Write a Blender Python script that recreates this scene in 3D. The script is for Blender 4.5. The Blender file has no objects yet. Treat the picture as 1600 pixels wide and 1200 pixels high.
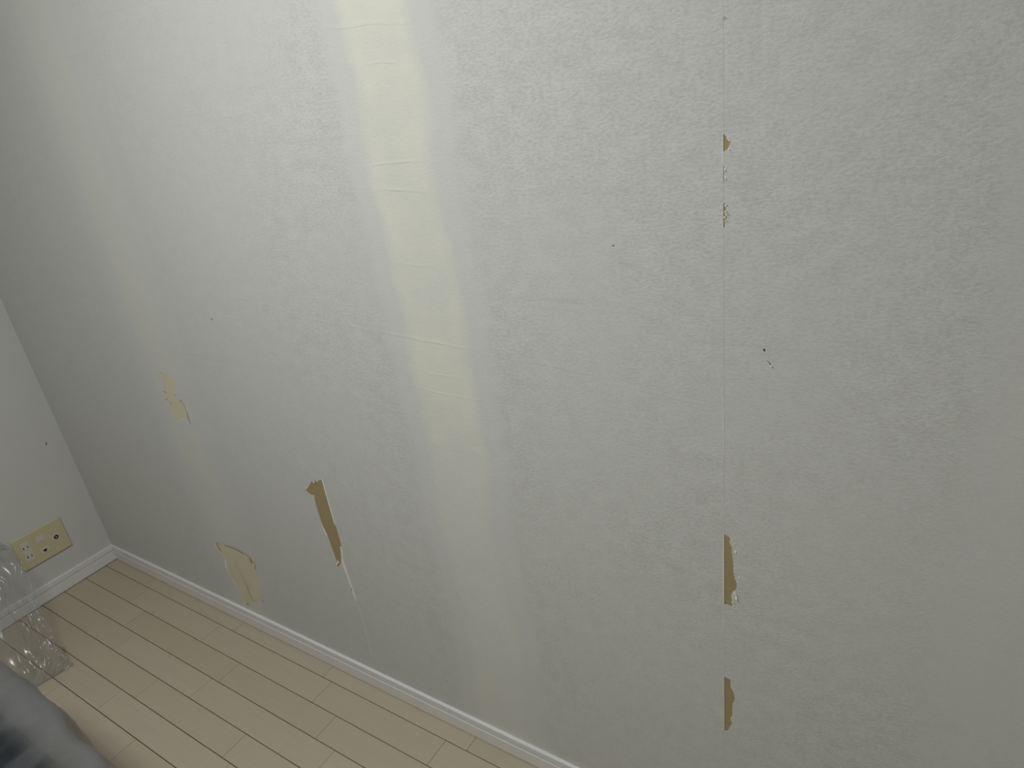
import bpy, bmesh, math, random
from mathutils import Matrix, Vector, noise
from mathutils.geometry import delaunay_2d_cdt

scene = bpy.context.scene
C = scene.collection
random.seed(7)

# ------------------------------------------------------------------ camera
cam_data = bpy.data.cameras.new('camera')
cam_data.sensor_width = 36.0
cam_data.sensor_fit = 'HORIZONTAL'
cam_data.lens = 36.0 * 1091.633 / 1600.0
cam_data.clip_start = 0.02
cam = bpy.data.objects.new('camera', cam_data)
C.objects.link(cam)
cam.matrix_world = Matrix((
    (0.8341894748, -0.1287002874, 0.5362500873, 2.5346658),
    (0.5366416599, 0.4134732452, -0.7355648199, -0.8577355),
    (-0.1270576601, 0.9013745678, 0.4139809652, 1.4705877),
    (0, 0, 0, 1)))
scene.camera = cam

# ------------------------------------------------------------------ world, exposure
world = bpy.data.worlds.new('world')
scene.world = world
world.use_nodes = True
world.node_tree.nodes['Background'].inputs[0].default_value = (0.75, 0.85, 1.0, 1)
world.node_tree.nodes['Background'].inputs[1].default_value = 0.3
vs = scene.view_settings
vs.view_transform = 'Standard'
vs.look = 'None'
vs.exposure = 0.0
vs.gamma = 1.0
vs.use_curve_mapping = False

LAMP_POS = (1.65, -1.0, 2.33)
LAMP_WATTS = 20.5
LAMP_COLOR = (0.985, 1.0, 0.985)
ROOM_X, ROOM_Y, ROOM_Z = 3.45, -2.7, 2.4
cyc = scene.cycles
cyc.max_bounces = 6
cyc.diffuse_bounces = 3
cyc.use_light_tree = False
cyc.glossy_bounces = 2
cyc.transmission_bounces = 2
cyc.transparent_max_bounces = 8
cyc.caustics_reflective = False
cyc.caustics_refractive = False

# ------------------------------------------------------------------ material helpers
class Nodes:
    def __init__(self, name):
        self.m = bpy.data.materials.new(name)
        self.m.use_nodes = True
        self.t = self.m.node_tree
        self.b = self.t.nodes['Principled BSDF']
        self.out = self.t.nodes['Material Output']
    def new(self, kind, **kw):
        n = self.t.nodes.new(kind)
        for k, v in kw.items():
            setattr(n, k, v)
        return n
    def link(self, a, b):
        self.t.links.new(a, b)
    def put(self, sock, v):
        if isinstance(v, (int, float)):
            sock.default_value = v
        elif isinstance(v, (tuple, list)):
            sock.default_value = tuple(v) if len(v) == len(sock.default_value) else tuple(v) + (1,)
        else:
            self.link(v, sock)
    def math(self, op, a, b=None, c=None):
        n = self.new('ShaderNodeMath', operation=op)
        self.put(n.inputs[0], a)
        if b is not None: self.put(n.inputs[1], b)
        if c is not None: self.put(n.inputs[2], c)
        return n.outputs[0]
    def coords(self):
        g = self.new('ShaderNodeNewGeometry')
        s = self.new('ShaderNodeSeparateXYZ')
        self.link(g.outputs['Position'], s.inputs[0])
        return g.outputs['Position'], s.outputs[0], s.outputs[1], s.outputs[2]
    def noise(self, vec, scale, detail=4, rough=0.55, stretch=(1, 1, 1), offset=(0, 0, 0)):
        mp = self.new('ShaderNodeMapping')
        mp.inputs['Scale'].default_value = stretch
        mp.inputs['Location'].default_value = offset
        self.link(vec, mp.inputs['Vector'])
        n = self.new('ShaderNodeTexNoise')
        n.inputs['Scale'].default_value = scale
        n.inputs['Detail'].default_value = detail
        n.inputs['Roughness'].default_value = rough
        self.link(mp.outputs[0], n.inputs['Vector'])
        return n.outputs['Fac']
    def step(self, v, a, b):
        n = self.new('ShaderNodeMapRange', interpolation_type='SMOOTHSTEP')
        self.put(n.inputs['Value'], v)
        n.inputs['From Min'].default_value = a
        n.inputs['From Max'].default_value = b
        return n.outputs['Result']
    def lerp(self, v, a, b):
        n = self.new('ShaderNodeMapRange')
        self.put(n.inputs['Value'], v)
        n.inputs['To Min'].default_value = a
        n.inputs['To Max'].default_value = b
        return n.outputs['Result']
    def mix(self, fac, a, b, blend='MIX'):
        n = self.new('ShaderNodeMix', data_type='RGBA', blend_type=blend)
        self.put(n.inputs[0], fac)
        self.put(n.inputs[6], a)
        self.put(n.inputs[7], b)
        return n.outputs[2]
    def bump(self, height, dist, strength=1.0):
        n = self.new('ShaderNodeBump')
        n.inputs['Strength'].default_value = strength
        n.inputs['Distance'].default_value = dist
        self.link(height, n.inputs['Height'])
        self.link(n.outputs[0], self.b.inputs['Normal'])
        return n.outputs[0]
    def set(self, color=None, rough=None, spec=None):
        if color is not None: self.put(self.b.inputs['Base Color'], color)
        if rough is not None: self.put(self.b.inputs['Roughness'], rough)
        if spec is not None: self.put(self.b.inputs['Specular IOR Level'], spec)
        return self.m

def plain(name, color, rough=0.6, spec=0.3, grain=0.03, scale=60.0):
    n = Nodes(name)
    pos, x, y, z = n.coords()
    f = n.noise(pos, scale, 4)
    a = tuple(c * (1 - grain) for c in color)
    b = tuple(min(1, c * (1 + grain)) for c in color)
    return n.set(n.mix(f, a, b), rough, spec)

def paper_material(name, stripes):
    """thin backing paper left on the wall after the wallpaper was pulled off; joint filler shows through"""
    n = Nodes(name)
    pos, x, y, z = n.coords()
    big = n.noise(pos, 2.6, 2)
    mid = n.noise(pos, 38, 3, 0.65, (0.75, 1, 1))
    fleck = n.noise(pos, 250, 3, 0.72, (0.6, 1, 1.05))
    m = n.math('ADD', n.math('MULTIPLY', mid, 0.36), n.math('MULTIPLY', fleck, 0.64))
    flat = None
    for st in stripes:
        d0 = n.math('ABSOLUTE', n.math('SUBTRACT', x, st[0]))
        f = n.math('SUBTRACT', 1.0, n.step(d0, st[2] - 0.03, st[2] + 0.02))
        flat = f if flat is None else n.math('MAXIMUM', flat, f)
    rag = n.step(big, 0.36, 0.60)                       # where the paper came off unevenly the fibres are rougher
    amt = n.lerp(rag, 0.5, 1.0)
    if stripes:
        amt = n.math('MULTIPLY', amt, n.lerp(n.step(n.math('ADD', x, n.math('MULTIPLY', big, 0.5)), 1.35, 2.05), 0.42, 1.0))   # the paper nearer the corner came off cleaner
    if flat is not None:
        amt = n.math('MULTIPLY', amt, n.math('SUBTRACT', 1.0, n.math('MULTIPLY', flat, 0.5)))
    mm = n.math('ADD', 0.62, n.math('MULTIPLY', n.math('SUBTRACT', n.step(m, 0.33, 0.64), 0.62), amt))
    base = n.mix(mm, (0.56, 0.565, 0.53), (0.675, 0.685, 0.658))
    pits = n.math('MULTIPLY', n.step(fleck, 0.60, 0.74), n.math('MULTIPLY', amt, 0.34))
    base = n.mix(pits, base, (0.47, 0.465, 0.42))
    # scraper streaks running along the wall
    streak = n.noise(pos, 1.0, 4, 0.7, (1.6, 1, 80))
    streak = n.math('MULTIPLY', n.step(streak, 0.57, 0.68), n.step(mid, 0.40, 0.55))
    streak = n.math('MULTIPLY', streak, n.step(n.noise(pos, 2.0, 2, 0.5, (1, 1, 3.0), (7, 0, 0)), 0.5, 0.60))
    base = n.mix(n.math('MULTIPLY', streak, 0.30), base, (0.50, 0.495, 0.455))
    patchy = n.noise(pos, 6.0, 3, 0.65, (1, 1, 1), (2, 5, 1))
    wob = n.math('MULTIPLY', n.math('SUBTRACT', n.noise(pos, 4.0, 3, 0.6, (0.3, 1, 1)), 0.5), 0.10)
    fuzz = n.math('ADD', wob, n.math('MULTIPLY', n.math('SUBTRACT', m, 0.5), 0.03))
    for (cx, inner, outer, strength, lowstr, zfade, tint, halo) in stripes:
        d = n.math('ABSOLUTE', n.math('SUBTRACT', n.math('ADD', x, fuzz), cx))
        band = n.math('SUBTRACT', 1.0, n.step(d, outer - 0.026, outer + 0.008))
        core = n.math('SUBTRACT', 1.0, n.step(d, inner - 0.022, inner + 0.016))
        zf = n.step(n.math('ADD', z, n.math('MULTIPLY', big, 0.3)), zfade[0] + 0.15, zfade[1] + 0.15)
        sa = n.math('ADD', lowstr, n.math('MULTIPLY', zf, strength - lowstr))
        sa = n.math('MULTIPLY', sa, n.lerp(n.step(patchy, 0.34, 0.60), 0.55, 1.0))
        base = n.mix(n.math('MULTIPLY', band, halo), base, (0.675, 0.685, 0.66))
        base = n.mix(n.math('MULTIPLY', core, sa), base, tint)
    h = n.math('MULTIPLY', n.math('ADD', n.math('MULTIPLY', fleck, 0.7), n.math('MULTIPLY', mid, 0.35)), amt)
    n.bump(h, 0.0019, 0.6)
    return n.set(base, 0.72, 0.28)

CREAM = (0.76, 0.76, 0.66)
PALE_CREAM = (0.70, 0.695, 0.625)
M = {}
M['paper'] = paper_material('wall_backing_paper', [
    (0.815, 0.072, 0.135, 0.55, 0.60, (0.5, 1.2), PALE_CREAM, 0.35),
    (1.757, 0.068, 0.122, 1.0, 0.42, (0.62, 0.98), CREAM, 0.60),
    (2.665, 0.085, 0.125, 0.40, 0.30, (0.5, 1.0), PALE_CREAM, 0.25)])
M['paper_left'] = plain('side_wall_paper', (0.66, 0.665, 0.635), 0.75, 0.25, 0.035, 14)

def kraft_material():
    n = Nodes('bare_kraft_board')
    pos, x, y, z = n.coords()
    f = n.noise(pos, 30, 5, 0.6, (1, 1, 0.5))
    g = n.noise(pos, 300, 3)
    c = n.mix(f, (0.36, 0.29, 0.15), (0.43, 0.34, 0.18))
    n.bump(g, 0.0005, 0.3)
    return n.set(c, 0.7, 0.25)
M['kraft'] = kraft_material()
M['putty'] = plain('cream_joint_filler', (0.71, 0.67, 0.49), 0.7, 0.2, 0.09, 22)
M['torn'] = plain('torn_white_paper', (0.84, 0.835, 0.81), 0.8, 0.15, 0.05, 200)
M['seam'] = plain('butted_paper_edge', (0.68, 0.68, 0.645), 0.8, 0.15, 0.08, 60)
M['torn_cream'] = plain('torn_cream_paper', (0.60, 0.56, 0.42), 0.8, 0.15, 0.1, 200)
M['pit'] = plain('dark_nail_hole', (0.12, 0.11, 0.09), 0.9, 0.1)
M['wall_plain'] = plain('painted_wall', (0.60, 0.595, 0.57), 0.8, 0.2, 0.02, 8)
M['ceiling'] = plain('ceiling_paper', (0.72, 0.72, 0.70), 0.85, 0.15, 0.02, 30)
M['base_white'] = plain('white_vinyl_baseboard', (0.80, 0.80, 0.79), 0.35, 0.45, 0.015, 30)
M['groove'] = plain('dark_board_joint', (0.05, 0.032, 0.017), 0.8, 0.1)
M['ivory'] = plain('yellowed_ivory_plastic', (0.65, 0.59, 0.385), 0.42, 0.4, 0.02, 40)
M['ivory_pale'] = plain('pale_ivory_plastic', (0.68, 0.655, 0.55), 0.4, 0.4, 0.02, 40)
M['slot'] = plain('black_slot', (0.02, 0.018, 0.015), 0.6, 0.2)
M['metal'] = plain('dull_metal', (0.45, 0.43, 0.38), 0.35, 0.5)
M['navy'] = plain('dark_navy_fabric', (0.018, 0.024, 0.034), 0.8, 0.2, 0.15, 40)

def wood_material():
    n = Nodes('pale_maple_floor')
    pos, x, y, z = n.coords()
    oi = n.new('ShaderNodeObjectInfo')
    rnd = oi.outputs['Random']
    off = n.new('ShaderNodeVectorMath', operation='ADD')
    n.link(pos, off.inputs[0])
    cmb = n.new('ShaderNodeCombineXYZ')
    n.link(n.math('MULTIPLY', rnd, 37.0), cmb.inputs[2])
    n.link(cmb.outputs[0], off.inputs[1])
    v = off.outputs[0]
    grain = n.noise(v, 9, 6, 0.6, (1, 14, 1))
    cloud = n.noise(v, 7, 4, 0.55, (0.6, 1.6, 1))
    c = n.mix(rnd, (0.485, 0.425, 0.32), (0.525, 0.45, 0.35))
    c = n.mix(n.math('MULTIPLY', n.step(grain, 0.35, 0.75), 0.25), c, (0.42, 0.36, 0.265))
    c = n.mix(n.math('MULTIPLY', n.step(cloud, 0.45, 0.75), 0.20), c, (0.52, 0.455, 0.32))
    knot = n.step(n.noise(v, 70, 2, 0.5, (0.5, 1, 1)), 0.74, 0.80)
    c = n.mix(n.math('MULTIPLY', knot, 0.35), c, (0.36, 0.27, 0.18))
    return n.set(c, n.lerp(cloud, 0.42, 0.55), 0.35)
M['wood'] = wood_material()

def film_material(name, opacity, tint, rough, haze, sheen=1.0, clings=False):
    """thin plastic: mostly see-through, a little milky, with a glossy skin"""
    n = Nodes(name)
    pos, x, y, z = n.coords()
    n.set(tint, 0.6, 0.1)
    tr = n.new('ShaderNodeBsdfTransparent')
    tr.inputs[0].default_value = (0.96, 0.965, 0.96, 1)
    tl = n.new('ShaderNodeBsdfTranslucent')
    tl.inputs[0].default_value = tint + (1,)
    body = n.new('ShaderNodeMixShader')
    body.inputs[0].default_value = haze
    n.link(n.b.outputs[0], body.inputs[1]); n.link(tl.outputs[0], body.inputs[2])
    milky = n.new('ShaderNodeMixShader')
    fr = n.new('ShaderNodeLayerWeight'); fr.inputs[0].default_value = 0.35
    fac = n.math('MINIMUM', 1.0, n.math('ADD', opacity, n.math('MULTIPLY', fr.outputs['Facing'], 0.20)))
    if clings:
        # the sheet lies flat on the box top here and reads clear; where it stands off it is milky
        wv = n.math('MULTIPLY', n.math('SUBTRACT', n.noise(pos, 9.0, 2), 0.5), 0.05)
        on = n.math('MULTIPLY', n.step(n.math('ADD', x, wv), 0.93, 1.03), n.math('SUBTRACT', 1.0, n.step(n.math('ADD', y, wv), -0.690, -0.615)))
        fold = n.math('SUBTRACT', 1.0, n.step(n.math('ABSOLUTE', n.math('SUBTRACT', n.math('ADD', x, n.math('MULTIPLY', y, 0.35)), 0.955)), 0.01, 0.045))
        on = n.math('MULTIPLY', on, n.math('SUBTRACT', 1.0, n.math('MULTIPLY', fold, 0.30)))
        fac = n.math('MULTIPLY', fac, n.math('SUBTRACT', 1.0, n.math('MULTIPLY', on, 0.96)))
    n.link(fac, milky.inputs[0])
    n.link(tr.outputs[0], milky.inputs[1]); n.link(body.outputs[0], milky.inputs[2])
    gl = n.new('ShaderNodeBsdfGlossy')
    gl.inputs['Roughness'].default_value = rough
    fres = n.new('ShaderNodeFresnel'); fres.inputs[0].default_value = 1.45
    fin = n.new('ShaderNodeMixShader')
    n.link(n.math('MINIMUM', 0.6, n.math('MULTIPLY', fres.outputs[0], sheen)), fin.inputs[0])
    n.link(milky.outputs[0], fin.inputs[1]); n.link(gl.outputs[0], fin.inputs[2])
    n.link(fin.outputs[0], n.out.inputs['Surface'])
    return n.m
M['film_clear'] = film_material('clear_masking_film', 0.17, (0.55, 0.55, 0.545), 0.22, 0.3, 1.6)
M['film_cloudy'] = film_material('cloudy_plastic_sheet', 0.80, (0.32, 0.32, 0.32), 0.32, 0.35, 0.8, True)

# ------------------------------------------------------------------ object helpers
def link_mesh(name, me, mat=None, parent=None):
    o = bpy.data.objects.new(name, me)
    if mat is not None and not me.materials:
        me.materials.append(mat)
    C.objects.link(o)
    if parent is not None:
        o.parent = parent
    return o

def obj(name, bm, mat, parent=None, smooth=False):
    bmesh.ops.recalc_face_normals(bm, faces=bm.faces[:])
    me = bpy.data.meshes.new(name)
    bm.to_mesh(me)
    bm.free()
    if smooth:
        for p in me.polygons:
            p.use_smooth = True
    return link_mesh(name, me, mat, parent)

def tag(o, label, cat, group=None):
    o['label'] = label
    o['category'] = cat
    if group: o['group'] = group
    return o

def structure(o, label=None):
    o['kind'] = 'structure'
    if label: o['label'] = label
    return o

def add_box(bm, x0, x1, y0, y1, z0, z1, bevel=0.0, seg=1):
    vs_ = [bm.verts.new((x, y, z)) for x in (x0, x1) for y in (y0, y1) for z in (z0, z1)]
    idx = [(0, 1, 3, 2), (4, 6, 7, 5), (0, 4, 5, 1), (2, 3, 7, 6), (0, 2, 6, 4), (1, 5, 7, 3)]
    fs = [bm.faces.new([vs_[i] for i in f]) for f in idx]
    if bevel > 0:
        es = list({e for f in fs for e in f.edges})
        bmesh.ops.bevel(bm, geom=es, offset=bevel, segments=seg, profile=0.5, affect='EDGES')
    return bm

def box(name, x0, x1, y0, y1, z0, z1, mat, parent=None, bevel=0.0, seg=1):
    return obj(name, add_box(bmesh.new(), x0, x1, y0, y1, z0, z1, bevel, seg), mat, parent)

def empty(name, loc=(0, 0, 0), parent=None):
    o = bpy.data.objects.new(name, None)
    o.empty_display_size = 0.05
    o.location = loc
    C.objects.link(o)
    if parent: o.parent = parent
    return o

# ================================================================== ROOM SHELL
SHEET_T = 0.0009
wall = structure(box('wall_back', -0.12, ROOM_X + 0.12, SHEET_T + 0.0004, 0.12, -0.02, ROOM_Z, M['kraft']),
                 'long wall stripped to its pale backing paper with torn patches')
wall_left = structure(box('wall_left', -0.12, 0.0, ROOM_Y - 0.12, SHEET_T + 0.0004, -0.02, ROOM_Z, M['paper_left']),
                      'narrow side wall carrying the ivory outlet plate')
structure(box('wall_right', ROOM_X, ROOM_X + 0.12, ROOM_Y - 0.12, 0.0, -0.02, ROOM_Z, M['wall_plain']))
structure(box('wall_front', 0.0, ROOM_X, ROOM_Y - 0.12, ROOM_Y, -0.02, ROOM_Z, M['wall_plain']))
structure(box('ceiling', -0.12, ROOM_X + 0.12, ROOM_Y - 0.12, 0.12, ROOM_Z, ROOM_Z + 0.1, M['ceiling']))

# ------------------------------------------------------------------ backing paper with its tears, (x, z) in metres
TEARS = {
    'strip': [(1.2617, 0.6143), (1.2777, 0.6273), (1.2880, 0.6403), (1.2964, 0.6483), (1.3086, 0.6518), (1.3152, 0.6498), (1.3209, 0.6556), (1.3332, 0.6600), (1.3368, 0.6551), (1.3369, 0.6341), (1.3374, 0.6226), (1.3375, 0.6050), (1.3370, 0.5896), (1.3365, 0.5712), (1.3366, 0.5560), (1.3362, 0.5373), (1.3378, 0.5259), (1.3378, 0.5103), (1.3378, 0.4883), (1.3370, 0.4689), (1.3350, 0.4523), (1.3281, 0.4335), (1.3267, 0.4199), (1.3131, 0.4104), (1.3044, 0.4008), (1.3041, 0.3907), (1.3016, 0.3982), (1.3014, 0.4148), (1.2989, 0.4469), (1.2964, 0.4785), (1.2933, 0.4968), (1.2880, 0.5144), (1.2858, 0.5295), (1.2869, 0.5486), (1.2859, 0.5669), (1.2866, 0.5795), (1.2872, 0.5949), (1.2900, 0.6048), (1.2789, 0.6049), (1.2690, 0.6085)],
    'cream_upper': [(0.7996, 0.8612), (0.8300, 0.8608), (0.8557, 0.8497), (0.8395, 0.8282), (0.8206, 0.8093), (0.8251, 0.7903), (0.8488, 0.7875), (0.8513, 0.7649), (0.8454, 0.7172), (0.8311, 0.7281), (0.8104, 0.7278), (0.7810, 0.7123), (0.7786, 0.7359), (0.7784, 0.7629), (0.7798, 0.7832), (0.7853, 0.8105), (0.7941, 0.8379)],
    'cream_lower': [(0.7329, 0.2889), (0.7563, 0.3028), (0.7948, 0.3042), (0.8377, 0.3056), (0.8677, 0.3031), (0.8972, 0.3006), (0.9225, 0.3009), (0.9350, 0.2907), (0.9097, 0.2605), (0.9149, 0.2379), (0.9240, 0.2124), (0.8923, 0.1505), (0.8937, 0.1297), (0.8389, 0.1000), (0.7957, 0.0753), (0.7859, 0.1018), (0.7839, 0.1449), (0.7657, 0.1643), (0.7615, 0.2015), (0.7744, 0.2397), (0.7654, 0.2660), (0.7426, 0.2754)],
    'seam_middle': [(2.2600, 0.7868), (2.2629, 0.7863), (2.2716, 0.7826), (2.2733, 0.7783), (2.2727, 0.7711), (2.2761, 0.7637), (2.2768, 0.7511), (2.2779, 0.7372), (2.2791, 0.7290), (2.2786, 0.7171), (2.2804, 0.7060), (2.2839, 0.6969), (2.2828, 0.6861), (2.2770, 0.6780), (2.2753, 0.6713), (2.2765, 0.6626), (2.2765, 0.6489), (2.2638, 0.6478), (2.2600, 0.6478)],
    'seam_lower': [(2.2600, 0.4893), (2.2647, 0.4888), (2.2738, 0.4872), (2.2749, 0.4703), (2.2803, 0.4580), (2.2826, 0.4439), (2.2779, 0.4313), (2.2780, 0.4054), (2.2743, 0.3955), (2.2770, 0.3837), (2.2703, 0.3601), (2.2657, 0.3586), (2.2600, 0.3586)],
    'seam_upper': [(2.2600, 1.3645), (2.2643, 1.3642), (2.2674, 1.3610), (2.2683, 1.3574), (2.2727, 1.3542), (2.2702, 1.3501), (2.2702, 1.3477), (2.2658, 1.3449), (2.2642, 1.3437), (2.2600, 1.3437)],
    'crinkle': [(2.2600, 1.2868), (2.2632, 1.2868), (2.2654, 1.2829), (2.2671, 1.2777), (2.2665, 1.2712), (2.2678, 1.2679), (2.2661, 1.2620), (2.2668, 1.2594), (2.2645, 1.2534), (2.2600, 1.2534)],
    'tiny': [(2.2646, 1.4871), (2.2677, 1.4859), (2.2674, 1.4825), (2.2648, 1.4829)],
    'slit': [(2.2600, 1.3272), (2.2648, 1.3272), (2.2659, 1.3246), (2.2651, 1.3197), (2.2655, 1.3134), (2.2645, 1.3084), (2.2600, 1.3084)],
}
SEAM_A, SEAM_B = 1.3377, 2.2640

def ragged(poly, step, amp, seam=None):
    out = []
    k = len(poly)
    for i in range(k):
        a, b = Vector(poly[i]), Vector(poly[(i + 1) % k])
        d = (b - a).length
        m = max(1, int(d / step))
        on_seam = seam is not None and max(abs(a.x - seam), abs(b.x - seam)) < 0.0042 and (seam < 2 or max(a.x, b.x) < seam + 0.0005)
        nrm = Vector((-(b - a).y, (b - a).x)).normalized()
        for j in range(m):
            p = a.lerp(b, j / m)
            if not on_seam and j > 0:
                p = p + nrm * random.uniform(-amp, amp)
            out.append((p.x, p.y))
    return out

RAG = {k: ragged(v, 0.0035 if k in ('strip', 'cream_upper', 'cream_lower') else 0.002,
                 0.0011 if k in ('cream_upper', 'cream_lower') else 0.0007,
                 SEAM_A if k == 'strip' else SEAM_B if not k.startswith('cream') else None) for k, v in TEARS.items()}

def polygon_bm(keep_first, polys, y):
    """triangulated first polygon minus all others, in the wall plane"""
    coords, faces = [], []
    for p in polys:
        if sum(p[i - 1][0] * p[i][1] - p[i][0] * p[i - 1][1] for i in range(len(p))) < 0:
            p = p[::-1]
        i0 = len(coords)
        coords += [Vector(q) for q in p]
        faces.append(list(range(i0, i0 + len(p))))
    V, E_, F, ov, oe, of = delaunay_2d_cdt(coords, [], faces, 1, 1e-6, True)
    bm = bmesh.new()
    bv = [bm.verts.new((v.x, y, v.y)) for v in V]
    for f, o in zip(F, of):
        if list(o) == [0]:
            bm.faces.new([bv[i] for i in f])
    for v in [v for v in bm.verts if not v.link_faces]:
        bm.verts.remove(v)
    return bm

def thicken(bm, dy):
    for f in bm.faces:
        f.normal_update()
    r = bmesh.ops.extrude_face_region(bm, geom=bm.faces[:])
    for g in r['geom']:
        if isinstance(g, bmesh.types.BMVert):
            g.co.y += dy
    return bm

def edge_path(x, z0, z1, n, amp, sd):
    return [(x + amp * noise.noise(Vector((sd, i * 0.7, 0))), z0 + (z1 - z0) * i / n) for i in range(n + 1)]

def sheet(x0, x1, holes, label):
    left = edge_path(x0, 0.0, ROOM_Z, 60, 0.0, 1)
    right = edge_path(x1, 0.0, ROOM_Z, 60, 0.0, 2)
    outer = left[::-1] + right
    bm = polygon_bm(True, [outer] + [RAG[h] for h in holes], 0.0)
    thicken(bm, SHEET_T)
    o = obj('backing_paper_sheet', bm, M['paper'], wall)
    o['label'] = label
    return o
sheet(0.0, SEAM_A, ['strip', 'cream_upper', 'cream_lower'], 'backing paper sheet between the room corner and the first seam')
sheet(SEAM_A, SEAM_B, [], 'middle backing paper sheet with the cream filler stripe')
sheet(SEAM_B, ROOM_X, ['seam_middle', 'seam_lower', 'seam_upper', 'crinkle', 'tiny', 'slit'], 'backing paper sheet right of the long vertical seam')

def patch(key, mat, label, name):
    bm = polygon_bm(True, [RAG[key]], SHEET_T - 0.0002)
    thicken(bm, 0.0005)
    o = obj(name, bm, mat, wall)
    o['label'] = label
    return o
patch('strip', M['kraft'], 'long slanting brown torn strip beside the first seam', 'torn_patch')
patch('cream_upper', M['putty'], 'upper cream torn patch above the room corner', 'torn_patch')
patch('cream_lower', M['putty'], 'lower cream torn patch just above the baseboard', 'torn_patch')
patch('seam_middle', M['kraft'], 'largest brown torn patch along the right seam', 'torn_patch')
patch('seam_lower', M['kraft'], 'lowest brown torn patch along the right seam', 'torn_patch')
patch('seam_upper', M['kraft'], 'small brown torn notch high on the right seam', 'torn_patch')
patch('crinkle', M['kraft'], 'crinkled narrow tear on the right seam', 'torn_patch')
patch('tiny', M['putty'], 'tiny tear near the top of the right seam', 'torn_patch')
patch('slit', M['putty'], 'narrow slit on the right seam', 'torn_patch')

# ------------------------------------------------------------------ curled paper edges and flakes
def lip(path, width, lift, mat=None, name='paper_edge'):
    """a narrow strip of paper that has come away along a torn edge; path in (x, z)"""
    bm = bmesh.new()
    prev = None
    k = len(path)
    for i, (x, z) in enumerate(path):
        a = Vector(path[max(0, i - 1)]); b = Vector(path[min(k - 1, i + 1)])
        t = (b - a).normalized(); nrm = Vector((t.y, -t.x))
        w = width * (0.25 + 0.75 * math.sin(math.pi * (i + 0.5) / k) ** 0.5) * random.uniform(0.75, 1.2)
        row = []
        for s, up in ((0, 0.00015), (0.45, 0.5), (1.0, 1.0)):
            p = Vector((x, z)) + nrm * w * s
            hgt = up if up < 0.01 else lift * up * random.uniform(0.7, 1.2)
            row.append(bm.verts.new((p.x, -0.0001 - hgt, p.y)))
        if prev:
            for q in range(2):
                bm.faces.new((prev[q], prev[q + 1], row[q + 1], row[q]))
        prev = row
    thicken(bm, 0.00025)
    return obj(name, bm, mat or M['torn'], wall)

def flake(x, z, length, width, ang, lift, mat=None):
    """small curl of torn paper standing off the wall"""
    bm = bmesh.new()
    prev = None
    ca, sa = math.cos(ang), math.sin(ang)
    for i in range(6):
        s = i / 5
        w = width * (1 - 0.75 * s) * random.uniform(0.8, 1.2)
        u = length * (s - 0.25 * s * s)
        up = lift * s * s
        row = []
        for q in (-0.5, 0, 0.5):
            px = x + ca * u - sa * w * q
            pz = z + sa * u + ca * w * q
            row.append(bm.verts.new((px, -0.0001 - up - (0.0006 if q == 0 else 0) * s, pz)))
        if prev:
            for q in range(2):
                bm.faces.new((prev[q], prev[q + 1], row[q + 1], row[q]))
        prev = row
    thicken(bm, 0.0003)
    return obj('paper_flake', bm, mat or M['torn'], wall)

# long strip tear: white lip on its right edge, loose white sliver below
lip([(1.3378, 0.662), (1.3376, 0.64), (1.3376, 0.615), (1.3374, 0.59), (1.337, 0.565), (1.3372, 0.535)], 0.0030, 0.0012)
lip([(1.3372, 0.47), (1.336, 0.455), (1.331, 0.436), (1.329, 0.42), (1.3320, 0.39), (1.3345, 0.36), (1.3360, 0.335), (1.3370, 0.300)], 0.0075, 0.0008)
flake(1.3290, 0.342, 0.010, 0.004, -1.35, 0.002, M['pit'])
lip([(1.3372, 0.32), (1.3374, 0.25), (1.3376, 0.19), (1.3377, 0.11)], 0.0010, 0.0002)
flake(1.310, 0.4175, 0.016, 0.010, -2.2, 0.004, M['torn_cream'])
flake(1.298, 0.647, 0.015, 0.006, 0.0, 0.003)
flake(1.264, 0.612, 0.010, 0.006, 2.4, 0.002, M['torn_cream'])
flake(1.268, 0.606, 0.010, 0.004, 2.9, 0.0015, M['torn_cream'])
lip([(1.288, 0.604), (1.2865, 0.585), (1.285, 0.56), (1.285, 0.535)], 0.0028, 0.0006, M['torn_cream'])
lip([(1.288, 0.52), (1.290, 0.505), (1.294, 0.49)], 0.0020, 0.0006)
# cream patches: scuffed curls round the edge
for (x, z, l, w, a, h) in [(0.785, 0.803, .010, .008, 2.6, .004), (0.780, 0.782, .010, .007, 3.0, .004), (0.790, 0.77, .008, .006, 1.2, .003),
                           (0.822, 0.800, .010, .006, 0.4, .003), (0.836, 0.787, .018, .006, 0.0, .004), (0.846, 0.745, .010, .005, -1.2, .003),
                           (0.798, 0.861, .010, .006, 2.4, .002)]:
    flake(x, z, l, w, a, h, M['torn_cream'])
lip([(0.8490, 0.785), (0.852, 0.765), (0.849, 0.74), (0.846, 0.72)], -0.004, 0.0012, M['paper'])
for (x, z, l, w, a, h) in [(0.745, 0.292, .026, .018, 0.5, .006), (0.752, 0.282, .018, .012, -0.3, .004), (0.898, 0.296, .030, .020, -0.35, .009),
                           (0.918, 0.285, .020, .014, -1.2, .007), (0.872, 0.302, .014, .008, 0.6, .005), (0.765, 0.20, .018, .012, 2.2, .006),
                           (0.893, 0.13, .012, .008, 0.5, .004), (0.90, 0.15, .010, .007, 1.5, .003), (0.80, 0.085, .014, .009, 0.3, .003)]:
    flake(x, z, l, w, a, h, M['torn'] if h in (.006, .005) else M['torn_cream'])
lip([(0.80, 0.304), (0.835, 0.306), (0.866, 0.304), (0.905, 0.301)], -0.007, 0.0025, M['torn_cream'])
lip([(0.762, 0.20), (0.768, 0.225), (0.774, 0.245)], -0.006, 0.002)
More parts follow.
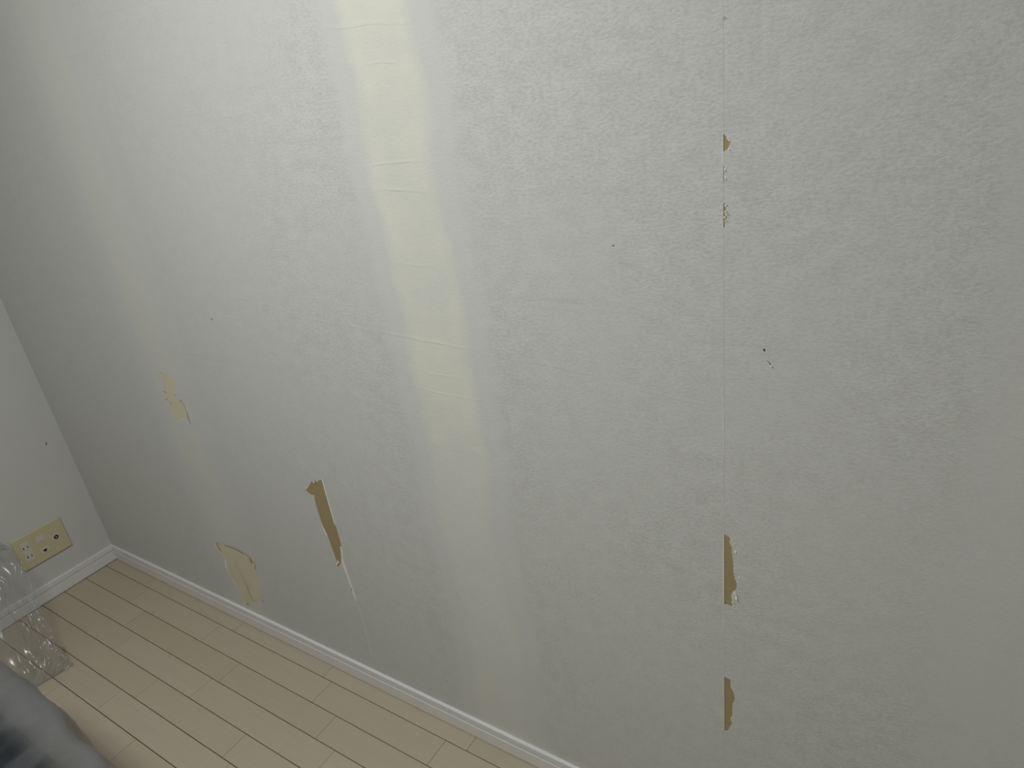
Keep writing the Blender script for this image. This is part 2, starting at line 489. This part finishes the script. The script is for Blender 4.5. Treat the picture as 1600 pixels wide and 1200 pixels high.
# right seam: straight white cut edge of the middle sheet, ragged right edges
lip([(2.2639, z) for z in (0.787, 0.76, 0.73, 0.70, 0.67, 0.648)], 0.0018, 0.0003)
lip([(2.2639, z) for z in (0.489, 0.46, 0.43, 0.40, 0.36)], 0.0011, 0.0003)
lip([(2.2639, z) for z in (1.366, 1.355, 1.345, 1.33)], 0.0010, 0.0003)
lip([(2.2639, z) for z in (0.645, 0.63, 0.61, 0.595)], 0.0012, 0.0003)
lip([(2.2634, z) for z in (1.02, 0.985, 0.95, 0.915)], -0.0007, 0.0004)
lip([(2.2637, 1.62 - 0.0777 * i) for i in range(20)], -0.0006, 0.0001, M['seam'])
lip([(0.8190, 0.245), (0.8280, 0.222), (0.8350, 0.195), (0.8385, 0.165), (0.8380, 0.135), (0.8440, 0.110)], 0.0045, 0.0012, M['torn_cream'])
for (x, z, l, w, a, h) in [(2.279, 0.676, .008, .005, 0.2, .004), (2.281, 0.670, .006, .006, -0.6, .004), (2.278, 0.668, .006, .004, 1.2, .003),
                           (2.276, 0.657, .005, .004, 0.4, .002), (2.278, 0.754, .005, .0035, 1.3, .002), (2.281, 0.760, .004, .003, -1.4, .002),
                           (2.278, 0.771, .004, .003, 0.5, .001), (2.279, 0.725, .004, .005, 0.3, .001), (2.284, 0.703, .006, .002, -1.0, .001),
                           (2.286, 0.712, .006, .0018, -1.0, .001), (2.279, 0.747, .004, .006, 1.5, .001)]:
    flake(x, z, l, w, a, h)
for (x, z, l, w, a, h) in [(2.2660, 1.2795, .005, .003, 0.8, .003), (2.2655, 1.2725, .005, .0028, 0.5, .003), (2.2665, 1.2690, .006, .003, 0.7, .004),
                           (2.2650, 1.2655, .006, .003, 0.9, .003), (2.2655, 1.2605, .005, .0025, 0.7, .003), (2.2620, 1.268, .004, .002, 2.6, .002)]:
    flake(x, z, l, w, a, h, M['torn'])
for (x, z, l, w, a, h) in [(2.2660, 1.3160, .006, .002, -1.4, .002), (2.2655, 1.325, .004, .002, -1.2, .002), (2.2665, 1.4845, .003, .0018, 1.4, .002),
                           (2.2695, 1.3585, .003, .002, 0.6, .001), (2.2705, 1.3560, .003, .002, 0.3, .001), (2.270, 1.3472, .003, .002, -0.5, .001)]:
    flake(x, z, l, w, a, h)
# nail hole with a loose crumb under it, and other specks
for (x, z, l, w, a, m_) in [(2.3165, 1.0965, .0045, .0032, -1.45, 'pit'), (2.2105 - 0.0994, 1.2271, .0035, .0022, 0.2, 'pit'), (1.1025, 1.0378, .006, .0035, -1.2, 'pit')]:
    flake(x, z, l, w, a, 0.0006, M[m_])
flake(2.3205, 1.0775, .006, .0045, 1.4, .004)
flake(2.3240, 1.0725, .005, .0035, 0.3, .003)
flake(2.3235, 1.0770, .004, .0015, -0.9, .001, M['pit'])

# low creases in the paper, mostly across the filler stripes
def crease(x0, z0, x1, z1, width, height):
    k = max(6, int(abs(x1 - x0) / 0.012))
    bm = bmesh.new()
    prev = None
    for i in range(k + 1):
        f = i / k
        x = x0 + (x1 - x0) * f
        z = z0 + (z1 - z0) * f + 0.004 * noise.noise(Vector((x * 14, z0 * 9, 0)))
        a = math.sin(math.pi * f) ** 0.6 * (0.55 + 0.6 * abs(noise.noise(Vector((x * 35, z0 * 5, 4))))) + 0.02
        row = [bm.verts.new((x, -0.00006, z - width * 0.25)), bm.verts.new((x, -0.00008 - 0.38 * height * a * max(0.12, min(1.0, 0.6 + 1.6 * noise.noise(Vector((x * 22, z0 * 31, 8))))), z)), bm.verts.new((x, -0.00006, z + width * 0.8))]
        if prev:
            for q in range(2):
                bm.faces.new((prev[q], prev[q + 1], row[q + 1], row[q]))
        prev = row
    thicken(bm, 0.00005)
    obj('paper_crease', bm, M['paper'], wall, False)
for c in [(1.690, 1.351, 1.800, 1.352, .005, .0010), (1.685, 1.312, 1.800, 1.306, .006, .0013), (1.680, 1.187, 1.785, 1.185, .005, .0010),
          (1.376, 1.067, 1.640, 1.052, .006, .0006), (1.600, 1.055, 1.850, 1.041, .006, .0009), (1.725, 1.495, 1.785, 1.492, .005, .0010),
          (1.640, 1.556, 1.820, 1.541, .008, .0008), (0.740, 1.606, 0.980, 1.598, .010, .0007), (1.665, 0.948, 1.840, 0.944, .005, .0007),
          (1.860, 1.036, 2.060, 1.026, .006, .0005), (1.690, 0.985, 1.800, 0.982, .005, .0006), (2.520, 1.043, 2.640, 1.008, .008, .0006),
          (1.200, 1.095, 1.420, 1.070, .006, .0004), (2.080, 1.015, 2.240, 1.000, .005, .0004)]:
    crease(*c)

# side wall scuff
bm = bmesh.new()
for i, (yy, zz, w) in enumerate([(-0.0540, 0.523, .0008), (-0.0552, 0.5185, .0020), (-0.0562, 0.513, .0006)]):
    bm.verts.new((0.0006, yy - w, zz)); bm.verts.new((0.0012, yy, zz + .001)); bm.verts.new((0.0006, yy + w, zz))
bm.verts.ensure_lookup_table()
for i in range(2):
    for q in range(2):
        bm.faces.new([bm.verts[k] for k in (i * 3 + q, i * 3 + q + 1, i * 3 + q + 4, i * 3 + q + 3)])
obj('scuff_mark', bm, M['pit'], wall_left)

# ------------------------------------------------------------------ baseboards
PROFILE = [(0.0, 0.0605), (0.0072, 0.0605), (0.0078, 0.0599), (0.0078, 0.0420), (0.0040, 0.0412), (0.0040, 0.0390), (0.0082, 0.0384), (0.0086, 0.0379), (0.0086, 0.0030), (0.0, 0.0030)]
def baseboard(name, run0, run1, place, label):
    bm = bmesh.new()
    ends = []
    for run, mit in ((run0, 1), (run1, 0)):
        ends.append([bm.verts.new(place(d if mit else 0, run, d, z)) for d, z in PROFILE])
    k = len(PROFILE)
    for i in range(k):
        bm.faces.new((ends[0][i], ends[0][(i + 1) % k], ends[1][(i + 1) % k], ends[1][i]))
    bm.faces.new(ends[0]); bm.faces.new(ends[1][::-1])
    return structure(obj(name, bm, M['base_white']), label)
baseboard('baseboard_back', 0.0, ROOM_X, lambda m, r, d, z: (r + m, -d, z), 'white grooved baseboard along the long stripped wall')
baseboard('baseboard_left', 0.0, ROOM_Y, lambda m, r, d, z: (d, r - m, z), 'white grooved baseboard below the ivory outlet plate')

# ------------------------------------------------------------------ floor
floor = structure(box('floor', -0.12, ROOM_X + 0.12, ROOM_Y - 0.12, 0.12, -0.10, -0.004, M['groove']), 'pale maple strip flooring with dark grooves')
BOARD_W, Y0 = 0.075, -0.0489
FIRST = {0: (0.259, 0.513), 1: (0.297, 0.401), 2: (0.392, 0.508), 3: (0.464, 0.403), 4: (0.215, 0.504), 5: (0.649, 0.500), 6: (0.851, 0.5)}
def row_joints(r):
    x, d = FIRST.get(r, (random.uniform(0.1, 0.9), random.choice((0.4, 0.5))))
    d = 0.5 if d > 0.45 else 0.4
    xs = [x]
    dd = d
    while xs[-1] < ROOM_X:
        xs.append(xs[-1] + dd); dd = 0.9 - dd
    dd = 0.9 - d
    while xs[0] > 0:
        xs.insert(0, xs[0] - dd); dd = 0.9 - dd
    return xs
rest = bmesh.new()
r = 0
while True:
    top = Y0 - BOARD_W * (r - 1)
    bot = top - BOARD_W
    if top < ROOM_Y: break
    y_hi = min(top, -0.001) - (0.0010 if r > 0 else 0)
    y_lo = max(bot, ROOM_Y) + 0.0010
    xs = row_joints(r)
    for a, b in zip(xs, xs[1:]):
        a2, b2 = max(a, 0.001) + 0.0005, min(b, ROOM_X - 0.001) - 0.0005
        if b2 - a2 < 0.01: continue
        if r <= 13 and a2 < 2.3:
            bm = bmesh.new()
            add_box(bm, a2, b2, y_lo, y_hi, -0.0035, 0.0)
            es = [e for e in bm.edges if all(v.co.z > -0.001 for v in e.verts) and abs(e.verts[0].co.y - e.verts[1].co.y) < 1e-5]
            bmesh.ops.bevel(bm, geom=es, offset=0.0003, segments=1, affect='EDGES')
            obj('floor_board', bm, M['wood'], floor)
        else:
            add_box(rest, a2, b2, y_lo, y_hi, -0.0035, 0.0)
    r += 1
o = obj('floor_board_remainder', rest, M['wood'], floor)
o['kind'] = 'stuff'

# ================================================================== OUTLET PLATE
plate_root = tag(empty('outlet_plate', (0.0, -0.193, 0.144)), 'yellowed ivory outlet plate with power, phone and antenna sockets above the side baseboard', 'outlet plate')
def on_plate(name, y0, y1, z0, z1, x0, x1, mat, parent, bevel=0.0, seg=1):
    """box given in wall coordinates, stored relative to the plate"""
    o = box(name, x0, x1, y0 + 0.193, y1 + 0.193, z0 - 0.144, z1 - 0.144, mat, parent, bevel, seg)
    return o
pl = on_plate('plate', -0.2730, -0.1150, 0.1435, 0.2625, 0.0003, 0.0065, M['ivory'], plate_root, 0.0022, 3)
# power receptacle with four slots
rec = on_plate('receptacle', -0.2545, -0.2265, 0.1690, 0.2410, 0.0055, 0.0072, M['ivory_pale'], plate_root, 0.0006)
on_plate('shadow_gap', -0.2551, -0.2259, 0.1684, 0.2416, 0.0050, 0.00662, M['metal'], plate_root)
for yy, hh in ((-0.2478, 0.0085), (-0.2350, 0.0070)):
    for zz in (0.2213, 0.1867):
        on_plate('slot', yy - 0.0014, yy + 0.0014, zz - hh / 2, zz + hh / 2, 0.0060, 0.00735, M['slot'], rec)
# upper module with a moulded cover outline
mod = on_plate('telephone_module', -0.2085, -0.1795, 0.2130, 0.2360, 0.0055, 0.0074, M['ivory_pale'], plate_root, 0.0006)
on_plate('shadow_gap', -0.2091, -0.1789, 0.2124, 0.2366, 0.0050, 0.00662, M['metal'], plate_root)
on_plate('cover_tab', -0.1985, -0.1895, 0.2165, 0.2235, 0.0060, 0.0082, M['ivory_pale'], mod, 0.0006)
on_plate('cover_tab_step', -0.1965, -0.1915, 0.2145, 0.2160, 0.0060, 0.0078, M['ivory'], mod, 0.0003)
# network jack
mod = on_plate('network_module', -0.2085, -0.1805, 0.1690, 0.1895, 0.0055, 0.0074, M['ivory_pale'], plate_root, 0.0006)
on_plate('shadow_gap', -0.2091, -0.1799, 0.1684, 0.1901, 0.0050, 0.00662, M['metal'], plate_root)
bm = bmesh.new()
pts = [(-0.0060, 0.0040), (0.0060, 0.0040), (0.0060, -0.0015), (0.0030, -0.0015), (0.0030, -0.0050), (-0.0030, -0.0050), (-0.0030, -0.0015), (-0.0060, -0.0015)]
loops = [[bm.verts.new((xx, -0.1945 + 0.193 + a, 0.1785 - 0.144 + b)) for a, b in pts] for xx in (0.0060, 0.00755)]
bm.faces.new(loops[0]); bm.faces.new(loops[1])
for i in range(8):
    bm.faces.new((loops[0][i], loops[0][(i + 1) % 8], loops[1][(i + 1) % 8], loops[1][i]))
obj('jack_opening', bm, M['slot'], mod)
# antenna jack
mod = on_plate('antenna_module', -0.1625, -0.1360, 0.1900, 0.2120, 0.0055, 0.0074, M['ivory_pale'], plate_root, 0.0006)
on_plate('shadow_gap', -0.1631, -0.1354, 0.1894, 0.2126, 0.0050, 0.00662, M['metal'], plate_root)
def ring(name, r0, r1, x0, x1, mat, parent, yc=-0.1490 + 0.193, zc=0.2015 - 0.144, n=24):
    bm = bmesh.new()
    L = []
    for (rr, xx) in ((r0, x0), (r1, x0), (r1, x1), (r0, x1)):
        L.append([bm.verts.new((xx, yc + rr * math.cos(2 * math.pi * i / n), zc + rr * math.sin(2 * math.pi * i / n))) for i in range(n)])
    for a in range(4):
        b = (a + 1) % 4
        for i in range(n):
            j = (i + 1) % n
            bm.faces.new((L[a][i], L[a][j], L[b][j], L[b][i]))
    return obj(name, bm, mat, parent)
ring('jack_recess', 0.0032, 0.0076, 0.0060, 0.0078, M['slot'], mod)
ring('jack_barrel', 0.0008, 0.0030, 0.0060, 0.0098, M['metal'], mod)

# ================================================================== PLASTIC FILM HANGING OFF THE SIDE WALL
EDGE = [(0.0015, -0.2935, 0.282), (0.01, -0.2912, 0.2746), (0.03, -0.2872, 0.2674), (0.07, -0.2883, 0.2460), (0.12, -0.2955, 0.2040), (0.18, -0.3160, 0.1576), (0.25, -0.3400, 0.1100), (0.33, -0.3592, 0.0490), (0.385, -0.3660, 0.0130), (0.41, -0.3683, 0.0020)]
def on_curve(P, t):
    k = len(P) - 1
    f = min(max(t, 0), 0.99999) * k
    i = int(f); u = f - i
    p0, p1, p2, p3 = (Vector(P[max(0, i - 1)]), Vector(P[i]), Vector(P[i + 1]), Vector(P[min(k, i + 2)]))
    return 0.5 * ((2 * p1) + (p2 - p0) * u + (2 * p0 - 5 * p1 + 4 * p2 - p3) * u * u + (3 * p1 - p0 - 3 * p2 + p3) * u ** 3)
bm = bmesh.new()
NU, NV = 150, 150
grid = []
for i in range(NU + 1):
    u = (i / NU) ** 1.35 * 0.75
    row = []
    for j in range(NV + 1):
        t = j / NV
        p = on_curve(EDGE, t)
        wave = 0.5 * min(1, u / 0.10)
        p = p + Vector((-0.20 * u * t, -u, 0.05 * u * (1 - t)))
        q = Vector((u * 9, t * 7, 1.3))
        d = 0.020 * noise.noise(q) * min(1, 0.25 + u / 0.08)
        ridge = 1 - 2 * abs(noise.noise(Vector((u * 38 + 1.5 * noise.noise(Vector((u * 9, t * 9, 2.0))), t * 5, 5.0))))
        d += 0.010 * max(0, ridge) ** 2
        crumple = max(0.0, noise.noise(Vector((u * 11, t * 4.5, 21.0))) + 0.25) + 0.5 * max(0, 1 - u / 0.04) * t
        ridge = 1 - 2 * abs(noise.noise(Vector((u * 55 - t * 14, t * 15 + u * 22, 9.0))))
        d += 0.013 * crumple * max(0, ridge) ** 2
        d += 0.0022 * crumple * noise.noise(Vector((u * 120 - t * 30, t * 40, 15.0)))
        edge_damp = min(1, t / 0.12) * min(1, (1 - t) / 0.06 + 0.06)
        d *= edge_damp
        p = p + Vector((0.75, 0.05 * noise.noise(q * 2), 0.62)) * d
        p.x = max(p.x, 0.0015 if p.z > 0.064 else 0.0095)
        p.z = max(p.z, 0.0012)
        row.append(bm.verts.new(p))
    grid.append(row)
for i in range(NU):
    for j in range(NV):
        bm.faces.new((grid[i][j], grid[i + 1][j], grid[i + 1][j + 1], grid[i][j + 1]))
film = obj('masking_film', bm, M['film_clear'], None, True)
tag(film, 'crinkled clear plastic masking film hanging from side wall beside outlet plate to floor', 'plastic film')

# ================================================================== COVERED DARK BOX AND ITS CLOUDY SHEET
bm = bmesh.new()
add_box(bm, 0.86, 1.48, -1.16, -0.638, 0.0, 0.388, 0.03, 4)  # plain rounded box made up for an unidentified dark object under the sheet
dark_obj = obj('covered_object', bm, M['navy'], None, True)
tag(dark_obj, 'dark navy rounded object under the cloudy plastic sheet', 'covered object')

bm = bmesh.new()
NA, NS = 260, 60
cx, cy, ax, ay = 1.26, -0.93, 0.60, 0.374
rings = []
for s in range(NS + 1):
    t = s / NS
    ringv = []
    for a in range(NA):
        th = 2 * math.pi * a / NA
        c_, s_ = math.cos(th), math.sin(th)
        pw = 5.0
        rr = 1.0 / (abs(c_) ** pw + abs(s_) ** pw) ** (1 / pw)
        dx, dy = c_ * rr, s_ * rr
        if t < 0.45:
            k = t / 0.45
            rad = k * 0.965; z = 0.425 + 0.012 * noise.noise(Vector((dx * k * 3, dy * k * 3, 0))) - 0.02 * max(0, k - 0.8) / 0.2
            fold = 0
        else:
            k = (t - 0.45) / 0.55
            rad = 0.965 + 0.05 * math.sin(min(1, k * 4) * math.pi / 2) + 0.10 * k ** 1.5
            z = 0.405 * (1 - k ** 0.9) + 0.002
            fold = k
        px = dx * ax * rad; py = dy * ay * rad
        f = noise.noise(Vector((math.cos(th) * 2.5, math.sin(th) * 2.5, 0.5))) * 0.035 * fold + noise.noise(Vector((px * 7, 3.0 + py * 7, 7.0))) * 0.022 * min(1, t * 1.8)
        nrm = Vector((dx, dy, 0)).normalized()
        cr = 0.010 * abs(noise.noise(Vector((px * 10, py * 10, z * 10 + 3)))) + 0.0025 * noise.noise(Vector((px * 34, py * 34, z * 30)))
        if t < 0.43:
            cr += 0.007 * max(0, 1 - 3.0 * abs(noise.noise(Vector((px * 13 + py * 3, py * 3, 11))))) ** 2 + 0.003 * max(0, 1 - 3.0 * abs(noise.noise(Vector((px * 30 - py * 22, py * 14, 5))))) ** 2
        p = Vector((cx + px, cy + py, z)) + nrm * (f + cr * (1 if t >= 0.45 else 0))
        p.y -= 0.09 * (p.x - 0.88)
        if t < 0.45: p.z += cr * 1.0
        p.z = max(p.z, 0.002)
        ringv.append(bm.verts.new(p))
    rings.append(ringv)
for s in range(NS):
    for a in range(NA):
        b = (a + 1) % NA
        if s == 0:
            continue
        bm.faces.new((rings[s][a], rings[s][b], rings[s + 1][b], rings[s + 1][a]))
top = bm.verts.new((cx, cy, 0.425))
for a in range(NA):
    bm.faces.new((top, rings[1][a], rings[1][(a + 1) % NA]))
for v in rings[0]:
    bm.verts.remove(v)
dust = obj('dust_sheet', bm, M['film_cloudy'], None, True)
tag(dust, 'cloudy plastic dust sheet draped over a dark object at the lower left corner', 'dust sheet')

# ================================================================== CEILING LAMP (out of view, lights the room)
lamp = tag(empty('ceiling_lamp', (LAMP_POS[0], LAMP_POS[1], ROOM_Z)), 'round white ceiling lamp above the stripped wall', 'ceiling lamp')
def disc(name, prof, mat, parent, n=48):
    bm = bmesh.new()
    L = [[bm.verts.new((rr * math.cos(2 * math.pi * i / n), rr * math.sin(2 * math.pi * i / n), zz)) for i in range(n)] for rr, zz in prof]
    for a in range(len(L) - 1):
        for i in range(n):
            j = (i + 1) % n
            bm.faces.new((L[a][i], L[a][j], L[a + 1][j], L[a + 1][i]))
    bm.faces.new(L[0]); bm.faces.new(L[-1])
    return obj(name, bm, mat, parent, False)
disc('housing', [(0.27, -0.0005), (0.27, -0.125), (0.255, -0.125), (0.255, -0.118)], M['base_white'], lamp)
n = Nodes('lamp_diffuser')
em = n.new('ShaderNodeEmission')
em.inputs[0].default_value = LAMP_COLOR + (1,)
em.inputs[1].default_value = 3.0
n.link(em.outputs[0], n.out.inputs['Surface'])
disc('diffuser', [(0.254, -0.119), (0.24, -0.126), (0.19, -0.131), (0.10, -0.133)], n.m, lamp)
ld = bpy.data.lights.new('lamp_light', 'AREA')
ld.shape = 'DISK'
ld.size = 0.48
ld.energy = LAMP_WATTS
ld.color = LAMP_COLOR
lo = bpy.data.objects.new('lamp_light', ld)
C.objects.link(lo)
lo.parent = lamp
lo.location = (0, 0, -0.137)
